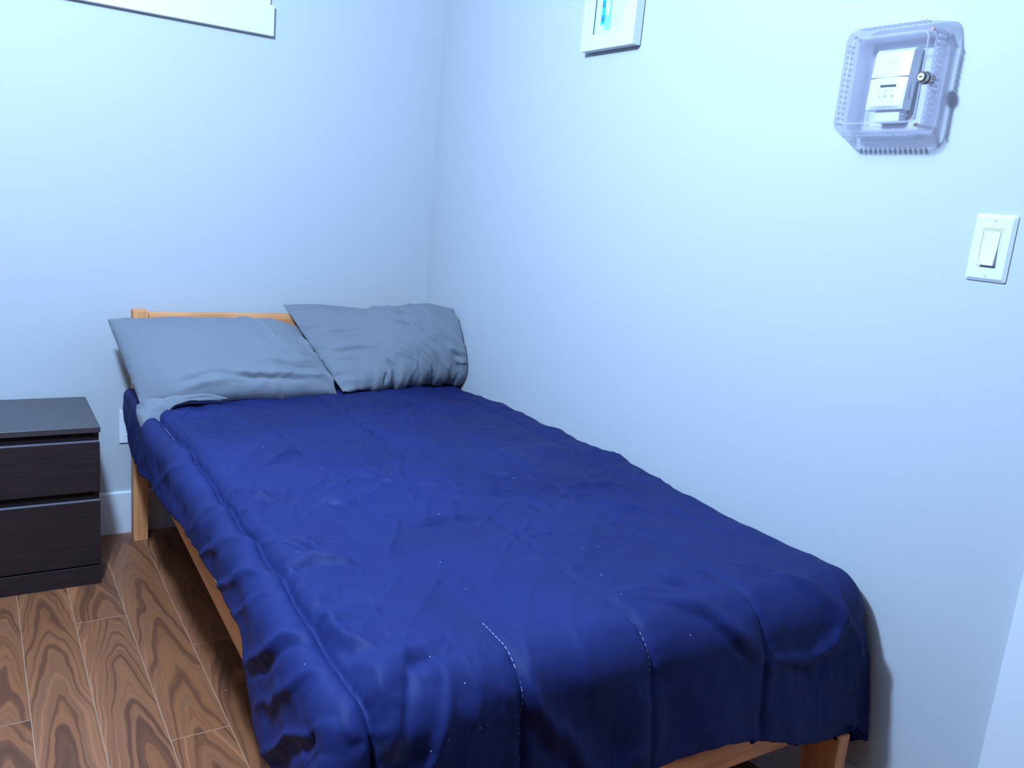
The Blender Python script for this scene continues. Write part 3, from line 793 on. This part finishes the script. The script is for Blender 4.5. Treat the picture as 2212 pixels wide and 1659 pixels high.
def make_pillow_left():
    root = tag(empty('pillow', (-0.84, -0.30, 0.56)), 'flatter grey pillow at the left, open pillowcase corner hanging off the bed', 'pillow', 'grey pillows at the headboard')
    def rows(u):
        ks = [0, .12, .5, .85, 1]
        B = lerp_pts(u, ks, [(-1.118, -0.400, 0.560), (-1.02, -0.435, 0.566), (-0.80, -0.44, 0.572), (-0.60, -0.44, 0.572), (-0.520, -0.430, 0.570)])
        T = lerp_pts(u, ks, [(-1.170, -0.135, 0.768), (-1.08, -0.140, 0.762), (-0.86, -0.140, 0.758), (-0.65, -0.15, 0.756), (-0.570, -0.155, 0.745)])
        e = np.clip(1-np.abs(2*u-1)**3.2, 0, 1)**0.62
        hf = 0.004 + 0.070*e; hb = 0.003 + 0.038*e
        ex = 0.75 + 0.0*u
        return B, T, hf, hb, ex
    W = [(6, 26, [(.30, .62*0+.22), (.55, .15), (.80, .13), (.95, .16)]), (-5, 20, [(.35, .17), (.55, .10), (.8, .08)]),
         (6, 22, [(.62, .30), (.80, .27), (.93, .35)]), (-6, 18, [(.66, .24), (.82, .21), (.94, .26)]),
         (8, 24, [(.78, .42), (.88, .36), (.97, .22), (.99, .10)]), (-8, 20, [(.83, .36), (.92, .29), (.97, .18)]),
         (7, 22, [(.60, 1.0), (.66, .90), (.76, .78)]), (-7, 16, [(.58, 1.0), (.64, .88), (.72, .80)]),
         (-6, 20, [(.84, .62), (.90, .52), (.93, .44)]), (5, 20, [(.88, .68), (.93, .55), (.96, .4)]),
         (4, 14, [(.43, .87), (.46, .86), (.50, .87)]), (4, 22, [(.70, .88), (.74, .70), (.75, .62)]),
         (5, 26, [(.12, .06), (.30, .11), (.45, .12)]), (-4, 20, [(.15, .12), (.3, .18)])]
    W = [(a*1.9, w_*0.85, [(p[0]*0.62, p[1]*0.38) for p in pts]) for a, w_, pts in W]
    def height(U, V, F):
        X = U*0.62; Y = V*0.38
        h = 0.0030*vnoise(X*7, Y*7, 201) + 0.0016*vnoise(X*18, Y*18, 202) + 0.0007*vnoise(X*45, Y*45, 203)
        h += 0.0040*np.clip(1-np.abs(vnoise(X*6+Y*5, Y*13-X*5, 206))*2.2, 0, 1)**2.5*sstep(0.35, 0.8, U)
        edge = np.exp(-(U)/0.03)
        h += edge*0.003*vnoise(Y*40, X*4, 204) + np.exp(-(1-U)/0.08)*0.008*vnoise(Y*34-X*8, X*6, 205)
        h += folds(X, Y, W)*F
        fade = np.clip(U/0.02, 0, 1)*np.clip((1-U)/0.02, 0, 1)
        return h*(0.3+0.7*fade)
    P, U, V = pillow_mesh(rows, height=height)
    P = P - np.array(root.location)
    finish_pillow('pillowcase', P, M_grey, root)
    # open end of the case crumpled over the side of the bed
    a = np.linspace(0, 1, 60); b = np.linspace(0, 1, 46)
    A, B_ = np.meshgrid(a, b, indexing='ij')
    # top line runs under the pillow, lower line droops to a point
    top = lerp_pts(a, [0, .25, .6, 1], [(-1.120, -0.395, 0.545), (-1.085, -0.425, 0.562), (-1.00, -0.455, 0.572), (-0.88, -0.470, 0.574)])
    low = lerp_pts(a, [0, .18, .45, 1], [(-1.128, -0.440, 0.535), (-1.134, -0.555, 0.512), (-1.050, -0.520, 0.564), (-0.90, -0.476, 0.574)])
    P = top[:, None, :]*(1-B_[..., None]) + low[:, None, :]*B_[..., None]
    n_ = np.array([-0.45, -0.25, 0.86])
    env = np.sin(np.clip(A, 0, 1)*PI)**0.6
    bump = 0.010 + 0.020*np.sin(B_*PI)*env + 0.012*np.sin(B_*10+A*6)*env + 0.006*vnoise(A*6+B_*3, B_*4, 210)*env + 0.002*vnoise(A*16, B_*12+A*6, 211)
    P = P + n_*bump[..., None]
    me = grid_mesh('case_flap', P - np.array(root.location))
    o = mesh_obj('case_flap', me, M_grey, root, smooth=True)
    s = o.modifiers.new('t', 'SOLIDIFY'); s.thickness = 0.003
    return root

def make_pillow_right():
    root = tag(empty('pillow', (-0.27, -0.27, 0.56)), 'plump grey pillow at the right, standing up against the wall corner', 'pillow', 'grey pillows at the headboard')
    def rows(u):
        ks = [0, .15, .35, .6, .85, 1]
        B = lerp_pts(u, ks, [(-0.500, -0.430, 0.578), (-0.43, -0.410, 0.574), (-0.33, -0.38, 0.572), (-0.20, -0.36, 0.572), (-0.075, -0.35, 0.572), (-0.004, -0.345, 0.572)])
        T = lerp_pts(u, ks, [(-0.597, -0.075, 0.815), (-0.50, -0.098, 0.820), (-0.33, -0.125, 0.802), (-0.21, -0.14, 0.812), (-0.09, -0.150, 0.826), (-0.004, -0.175, 0.812)])
        e = np.clip(np.sin(np.clip(u*1.25, 0, 1)*PI/2), 0, 1)**0.75
        r = np.clip((1-u)/0.10, 0, 1); r = np.sqrt(np.clip(1-(1-r)**2, 0, 1))*0.08+0.92
        hf = 0.003 + 0.102*e*r; hb = 0.002 + 0.070*e*r
        ex = 0.80 + 0.0*u
        return B, T, hf, hb, ex
    W = [(6, 24, [(.44, .30), (.56, .22), (.62, .10), (.64, .02)]), (-8, 20, [(.50, .30), (.58, .20), (.62, .06)]),
         (7, 20, [(.48, .44), (.60, .30), (.68, .14), (.70, .03)]), (-6, 16, [(.53, .42), (.64, .27), (.72, .08)]),
         (8, 22, [(.52, .56), (.66, .38), (.80, .12), (.84, .02)]), (-7, 18, [(.56, .54), (.70, .34), (.82, .10)]),
         (8, 24, [(.62, .60), (.76, .38), (.90, .14)]), (-7, 22, [(.68, .56), (.80, .36), (.92, .18)]),
         (6, 20, [(.74, .62), (.84, .46), (.92, .36)]),
         (9, 26, [(.40, .99), (.50, .86), (.60, .72), (.66, .66)]), (-12, 22, [(.44, 1.0), (.50, .90), (.53, .84)]),
         (7, 24, [(.47, .66), (.56, .62), (.64, .66)]), (6, 20, [(.55, .88), (.60, .84), (.68, .88)]),
         (-5, 16, [(.12, .52), (.22, .52), (.30, .50)]), (6, 16, [(.08, .42), (.20, .40), (.32, .38)]), (-6, 14, [(.08, .38), (.18, .36), (.28, .34)]),
         (5, 14, [(.10, .58), (.18, .60), (.26, .62)]), (-5, 13, [(.06, .28), (.14, .27), (.2, .26)]), (5, 14, [(.12, .70), (.2, .73)]),
         (-7, 18, [(.42, .05), (.40, .14), (.36, .22)]), (-7, 16, [(.33, .02), (.34, .10)]), (6, 16, [(.37, .02), (.36, .12)]),
         (8, 20, [(.84, .30), (.92, .26), (.99, .27)]), (-6, 15, [(.85, .24), (.93, .21), (.99, .22)]), (6, 15, [(.88, .17), (.95, .15), (.99, .16)])]
    W = [(a*1.9, w_*0.85, [(p[0]*0.58, p[1]*0.44) for p in pts]) for a, w_, pts in W]
    def height(U, V, F):
        X = U*0.58; Y = V*0.44
        h = 0.0035*vnoise(X*7+9, Y*7, 301) + 0.0018*vnoise(X*17, Y*17, 302) + 0.0007*vnoise(X*45, Y*45, 303)
        h += 0.0045*np.clip(1-np.abs(vnoise(X*9+Y*7, Y*7-X*9, 306))*2.2, 0, 1)**2.5*sstep(0.25, 0.7, U)
        h += np.exp(-U/0.10)*0.010*vnoise(Y*48+X*4, X*6, 304)*sstep(0.9, 0.7, V)
        h += np.exp(-V/0.12)*0.008*vnoise(X*38-Y*10, Y*5, 305)
        h += folds(X, Y, W)*F
        fade = np.clip(U/0.02, 0, 1)
        return h*(0.3+0.7*fade)
    P, U, V = pillow_mesh(rows, height=height)
    P[..., 0] = np.minimum(P[..., 0], -0.004)
    P = P - np.array(root.location)
    finish_pillow('pillowcase', P, M_grey, root)
    return root
make_pillow_left()
make_pillow_right()


# ------------------------------------------------------------------ picture on the right wall
pf = tag(empty('picture_frame', (0, -1.033, 1.679)), 'white framed blue watercolour picture hanging high on the right wall', 'picture')
PY0, PY1 = 0.116, -0.116; PH = 0.36
bm = bmesh.new()
fw = 0.020
for (ya, yb, za, zb) in ((PY1, PY1+fw, 0, PH), (PY0-fw, PY0, 0, PH), (PY1+fw, PY0-fw, 0, fw), (PY1+fw, PY0-fw, PH-fw, PH)):
    box(bm, -0.030, -0.004, ya, yb, za, zb)
M_frame = plain('white_frame_lacquer', (0.66, 0.68, 0.69), 0.35, 0.4, noise=0.01)
obj('frame', bm, M_frame, pf)
bm = bmesh.new()                                          # mat board with a window
mw = 0.055
for (ya, yb, za, zb) in ((PY1+fw, PY1+fw+mw-0.018, fw, PH-fw), (PY0-fw-mw+0.03, PY0-fw, fw, PH-fw), (PY1+fw+mw-0.018, PY0-fw-mw+0.03, fw, fw+0.022), (PY1+fw+mw-0.018, PY0-fw-mw+0.03, PH-fw-0.05, PH-fw)):
    box(bm, -0.026, -0.0235, ya, yb, za, zb)
obj('mat_board', bm, plain('mat_board', (0.64, 0.68, 0.69), 0.8, 0.2, noise=0.005), pf)
def mat_art():
    m, nt, b = new_mat('watercolour_print'); L = nt.links
    tc = N(nt, 'ShaderNodeTexCoord'); sp = N(nt, 'ShaderNodeSeparateXYZ'); L.new(tc.outputs['Object'], sp.inputs[0])
    def M(op, a, c=None):
        n = N(nt, 'ShaderNodeMath', operation=op)
        for i, v in enumerate((a, c)):
            if v is None: continue
            if isinstance(v, (int, float)): n.inputs[i].default_value = v
            else: L.new(v, n.inputs[i])
        return n.outputs[0]
    Y, Z = sp.outputs[1], sp.outputs[2]
    nz = N(nt, 'ShaderNodeTexNoise', Scale=60.0, Detail=3.0); L.new(tc.outputs['Object'], nz.inputs['Vector'])
    nb = N(nt, 'ShaderNodeTexNoise', Scale=28.0, Detail=5.0, Roughness=0.7); L.new(tc.outputs['Object'], nb.inputs['Vector'])
    Yj = M('ADD', Y, M('MULTIPLY', M('SUBTRACT', nz.outputs['Fac'], 0.5), 0.006))
    Zj = M('ADD', Z, M('MULTIPLY', M('SUBTRACT', nz.outputs['Fac'], 0.5), 0.014))
    inr = lambda v, a, c: M('MULTIPLY', M('GREATER_THAN', v, a), M('LESS_THAN', v, c))
    stripe = M('MULTIPLY', inr(Yj, 0.031, 0.047), M('GREATER_THAN', Zj, 0.066))
    band = M('MULTIPLY', stripe, M('GREATER_THAN', M('SINE', M('MULTIPLY', Z, 170.0)), 0.1))
    post = M('MULTIPLY', inr(Yj, 0.0045, 0.012), M('GREATER_THAN', Zj, 0.072))
    blot = M('MULTIPLY', M('GREATER_THAN', nb.outputs['Fac'], 0.46), M('MULTIPLY', inr(Y, 0.002, 0.032), inr(Z, 0.046, 0.092)))
    sail = M('MULTIPLY', M('GREATER_THAN', M('SUBTRACT', Z, M('MULTIPLY', Y, -2.2)), 0.115), M('LESS_THAN', Y, -0.004))
    col = None
    prev = (0.58, 0.66, 0.68, 1)
    for msk, c in ((sail, (0.35, 0.80, 0.88, 1)), (blot, (0.22, 0.55, 0.85, 1)), (post, (0.16, 0.50, 0.90, 1)), (stripe, (0.02, 0.48, 0.95, 1)), (band, (0.015, 0.26, 0.95, 1))):
        mx = N(nt, 'ShaderNodeMix', data_type='RGBA'); L.new(msk, mx.inputs[0])
        if col is None: mx.inputs[6].default_value = prev
        else: L.new(col, mx.inputs[6])
        mx.inputs[7].default_value = c; col = mx.outputs[2]
    L.new(col, b.inputs['Base Color']); b.inputs['Roughness'].default_value = 0.8
    return m
boxobj('print', (-0.0185, -0.0175, PY1+fw+0.03, PY0-fw-0.02, fw+0.015, PH-fw-0.04), mat_art(), pf)
boxobj('backing_board', (-0.014, -0.006, PY1+fw+0.001, PY0-fw-0.001, fw+0.001, PH-fw-0.001), plain('backing', (0.25, 0.2, 0.17), 0.8, 0.2), pf)

# ------------------------------------------------------------------ light switch on the right wall
sw = tag(empty('light_switch', (0, -2.178, 1.236)), 'white rocker light switch on the right wall below the thermostat', 'light switch')
def rr_loop(hy, hz, r, x, n=6):
    pts = []
    for (sy, sz, a0) in ((1, 1, 0), (-1, 1, 90), (-1, -1, 180), (1, -1, 270)):
        for i in range(n+1):
            a = math.radians(a0 + 90*i/n)
            pts.append((x, sy*(hy-r) + r*math.cos(a), sz*(hz-r) + r*math.sin(a)))
    return pts
def loft(bm, loops, cap0=False, cap1=True):
    vs = [[bm.verts.new(p) for p in l] for l in loops]
    n = len(vs[0])
    for A, B in zip(vs, vs[1:]):
        for i in range(n): bm.faces.new((A[i], A[(i+1) % n], B[(i+1) % n], B[i]))
    if cap0: bm.faces.new(vs[0])
    if cap1: bm.faces.new(vs[-1])
    return vs
def ring_panel(bm, outer, inner):
    n = len(outer)
    for i in range(n): bm.faces.new((outer[i], outer[(i+1) % n], inner[(i+1) % n], inner[i]))
HY, HZ = 0.0362, 0.0585
bm = bmesh.new()
vs = loft(bm, [rr_loop(HY, HZ, 0.004, 0.0), rr_loop(HY, HZ, 0.004, -0.0025), rr_loop(HY-0.0055, HZ-0.0055, 0.003, -0.0068),
               rr_loop(0.0172, 0.0338, 0.0015, -0.0070), rr_loop(0.0172, 0.0338, 0.0015, -0.0030)], cap0=False, cap1=False)
obj('cover_plate', bm, M_plastic, sw)
bm = bmesh.new()                                          # fixed bezel inside the plate
loft(bm, [rr_loop(0.0166, 0.0332, 0.0015, -0.0030), rr_loop(0.0166, 0.0332, 0.0015, -0.0066), rr_loop(0.0140, 0.0308, 0.001, -0.0066), rr_loop(0.0140, 0.0308, 0.001, -0.003)], cap1=True)
obj('switch_frame', bm, M_plastic, sw)
bm = bmesh.new()                                          # paddle: bottom pressed out
y0, y1, zt, zb = -0.0134, 0.0134, 0.0302, -0.0302
pr = [(-0.0072, zt), (-0.0082, 0.004), (-0.0142, zb), (-0.0035, zb), (-0.0035, zt)]
A = [bm.verts.new((x, y0, z)) for x, z in pr]; B = [bm.verts.new((x, y1, z)) for x, z in pr]
for i in range(5): bm.faces.new((A[i], A[(i+1) % 5], B[(i+1) % 5], B[i]))
bm.faces.new(A); bm.faces.new(B[::-1])
obj('rocker', bm, M_plastic, sw, bevel=0.0006)
for z in (-0.0484, 0.0484):
    bm = bmesh.new(); cyl(bm, (-0.0062, 0, z), (-0.0078, 0, z), 0.0029, 0.0022, n=16)
    s_ = obj('screw', bm, M_plastic, sw)
    boxobj('screw_slot', (-0.0080, -0.0074, -0.002, 0.002, z-0.0004, z+0.0004), M_print, s_)

# ------------------------------------------------------------------ thermostat and its locking guard
th = tag(empty('thermostat', (0, -1.937, 1.474)), 'white thermostat with small dark display inside the clear locked guard', 'thermostat')
def off(b, cy=-1.937, cz=1.474): return (b[0], b[1], b[2]-cy, b[3]-cy, b[4]-cz, b[5]-cz)
boxobj('base_unit', off((-0.026, 0.0, -1.966, -1.912, 1.455, 1.575)), M_base, th, bevel=0.004)
boxobj('base_rim', off((-0.020, -0.003, -1.969, -1.909, 1.4685, 1.4725)), M_base, th, bevel=0.001)
bm = bmesh.new()                                          # cover: front face slightly domed, leaning forward at the bottom
ys = (-1.977, -1.897)
pr = [(-0.002, 1.590), (-0.024, 1.590), (-0.030, 1.583), (-0.034, 1.535), (-0.037, 1.484), (-0.035, 1.4775), (-0.012, 1.4775)]
loopsA = []
nseg = 12
for i in range(nseg+1):
    f = i/nseg; y = ys[0] + (ys[1]-ys[0])*f; bul = 0.004*(1-(2*f-1)**2)
    loopsA.append([(x - (bul if k in (2, 3, 4) else 0), y+1.937, z-1.474) for k, (x, z) in enumerate(pr)])
loft(bm, loopsA, cap0=True, cap1=True)
obj('cover', bm, M_thermo, th, bevel=0.001)
def fx(z):                                               # front surface x at height z, centre
    return -(np.interp(z, [1.484, 1.535, 1.583], [0.037, 0.034, 0.030]) + 0.004) - 0.0003
def strip(name, ya, yb, za, zb, m, dep=0.0010, par=None):
    bm = bmesh.new(); xs = fx((za+zb)/2)
    box(bm, xs-dep, xs+0.004, ya+1.937, yb+1.937, za-1.474, zb-1.474)
    return obj(name, bm, m, par or th)
strip('display_window', -1.956, -1.924, 1.5185, 1.5225, M_dark, 0.0006)
strip('parting_line', -1.977, -1.897, 1.5370, 1.5374, M_print, 0.0000)
strip('parting_line', -1.952, -1.925, 1.5645, 1.5649, M_print, 0.0000)
boxobj('side_lever', off((-0.022, -0.014, -1.9800, -1.9768, 1.498, 1.524)), M_base, th, bevel=0.001)
def text(body, y, z, size, m, parent):
    cu = bpy.data.curves.new('marking', 'FONT'); cu.body = body; cu.size = size; cu.extrude = 0.0001
    cu.align_x = 'CENTER'; cu.align_y = 'CENTER'
    t = bpy.data.objects.new('marking', cu); C.objects.link(t)
    bpy.context.view_layer.update()
    me = bpy.data.meshes.new_from_object(t)
    bpy.data.objects.remove(t)
    o = mesh_obj('marking', me, m, parent)
    o.location = (fx(z)-0.0004, y+1.937, z-1.474)
    o.rotation_euler = (PI/2, 0, -PI/2)
    return o
text('\u00b0C', -1.9375, 1.5100, 0.0062, M_print, th)
text('5  \u00b7  20  \u00b7  30', -1.9390, 1.5015, 0.0060, M_print, th)

gd = tag(empty('thermostat_guard', (0, -1.947, 1.52)), 'clear plastic locking guard box over the thermostat on the right wall', 'guard')
CY, CZ = -1.947, 1.52
def rl(y0, y1, z0, z1, r, x, n=8):
    cy, cz = (y0+y1)/2-CY, (z0+z1)/2-CZ; hy, hz = abs(y1-y0)/2, (z1-z0)/2
    return [(x, p[1]+cy, p[2]+cz) for p in rr_loop(hy, hz, r, x, n)]
bm = bmesh.new()                                          # outer shell, open at the wall
F = (-2.040, -1.854, 1.430, 1.624); W_ = (-2.048, -1.846, 1.406, 1.634)
mid = lambda f: tuple(W_[i] + (F[i]-W_[i])*f for i in range(4))
loft(bm, [rl(*mid(0.5), 0.026, -0.037), rl(*F, 0.024, -0.070), rl(F[0]+0.004, F[1]-0.004, F[2]+0.004, F[3]-0.004, 0.020, -0.0745)], cap1=True)
o = obj('cover_shell', bm, M_clear, gd, smooth=False)
bm = bmesh.new(); loft(bm, [rl(*W_, 0.026, 0.0), rl(*mid(0.5), 0.026, -0.0369)], cap1=False)
obj('base_shell', bm, M_frost, gd)
bm = bmesh.new()                                          # raised rim bead on the front
B1 = (-2.033, -1.872, 1.446, 1.606)
o1 = loft(bm, [rl(*B1, 0.016, -0.0748), rl(*B1, 0.016, -0.0780), rl(B1[0]+0.003, B1[1]-0.003, B1[2]+0.003, B1[3]-0.003, 0.014, -0.0780), rl(B1[0]+0.003, B1[1]-0.003, B1[2]+0.003, B1[3]-0.003, 0.014, -0.0748)], cap1=False)
obj('rim_bead', bm, M_frost, gd)
bm = bmesh.new()                                          # wall ring
R0 = (-2.030, -1.864, 1.434, 1.612); R1 = (-2.012, -1.880, 1.452, 1.594)
loft(bm, [rl(*R0, 0.014, -0.0005), rl(*R0, 0.014, -0.048), rl(R0[0]+0.004, R0[1]-0.004, R0[2]+0.004, R0[3]-0.004, 0.012, -0.048), rl(R0[0]+0.004, R0[1]-0.004, R0[2]+0.004, R0[3]-0.004, 0.012, -0.004), rl(*R1, 0.008, -0.004), rl(*R1, 0.008, -0.0005)], cap1=False)
obj('wall_ring', bm, M_frost, gd)
# ribs between the vent slots, along bottom, top and both sides
def ribs(name, pts, sz):
    bm = bmesh.new()
    for (x, y, z) in pts: box(bm, x-sz[0]/2, x+sz[0]/2, y-CY-sz[1]/2, y-CY+sz[1]/2, z-CZ-sz[2]/2, z-CZ+sz[2]/2)
    return obj(name, bm, M_rib, gd, bevel=0.0008)
M_rib = mat_clear('vent_rib_plastic', (0.97, 0.97, 0.99), 0.55, 0.15)
ribs('bottom_vents', [(-0.047, -1.872 - i*0.0105, 1.4265) for i in range(14)], (0.022, 0.0060, 0.002))
ribs('top_vents', [(-0.052, -1.872 - i*0.0105, 1.6265) for i in range(14)], (0.022, 0.0050, 0.002))
ribs('side_vents', [(-0.052, -2.0425, 1.450 + i*0.0105) for i in range(15)], (0.022, 0.003, 0.0055))
ribs('side_vents', [(-0.052, -1.8535, 1.450 + i*0.0105) for i in range(15)], (0.022, 0.003, 0.0035))
# lock barrel and key slot
LY, LZ = -2.0345, 1.5235
bm = bmesh.new()
def lathe_x(bm, prof, y, z, n=28):
    rings = [[bm.verts.new((x, y-CY + r*math.cos(2*PI*i/n), z-CZ + r*math.sin(2*PI*i/n))) for i in range(n)] for x, r in prof]
    for A, B in zip(rings, rings[1:]):
        for i in range(n): bm.faces.new((A[i], A[(i+1) % n], B[(i+1) % n], B[i]))
    bm.faces.new(rings[0]); bm.faces.new(rings[-1])
lathe_x(bm, [(-0.050, 0.0085), (-0.0665, 0.0085), (-0.0670, 0.0115), (-0.071, 0.0115), (-0.072, 0.0098), (-0.082, 0.0098), (-0.084, 0.0084), (-0.084, 0.0068), (-0.0834, 0.0066)], LY, LZ)
lk = obj('lock_barrel', bm, M_metal, gd, smooth=False)
bm = bmesh.new(); lathe_x(bm, [(-0.0832, 0.0066), (-0.0844, 0.0064)], LY, LZ)
kf = obj('key_face', bm, plain('lock_face', (0.62, 0.52, 0.50), 0.35, 0.5, metal=0.6, noise=0.05), lk)
boxobj('keyhole', (-0.0848, -0.0840, LY-CY-0.0030, LY-CY+0.0030, LZ-CZ-0.0011, LZ-CZ+0.0011), M_dark, lk)
for (y, z) in ((-2.026, 1.444), (-2.026, 1.610), (-1.868, 1.610)):
    bm = bmesh.new(); cyl(bm, (-0.004, y-CY, z-CZ), (-0.060, y-CY, z-CZ), 0.0036, n=14)
    obj('screw_post', bm, M_frost, gd, smooth=False)
    bm = bmesh.new(); cyl(bm, (-0.0600, y-CY, z-CZ), (-0.0625, y-CY, z-CZ), 0.0034, n=14)
    obj('screw', bm, plain('screw_brass', (0.35, 0.2, 0.15), 0.35, 0.5, metal=0.7), gd)
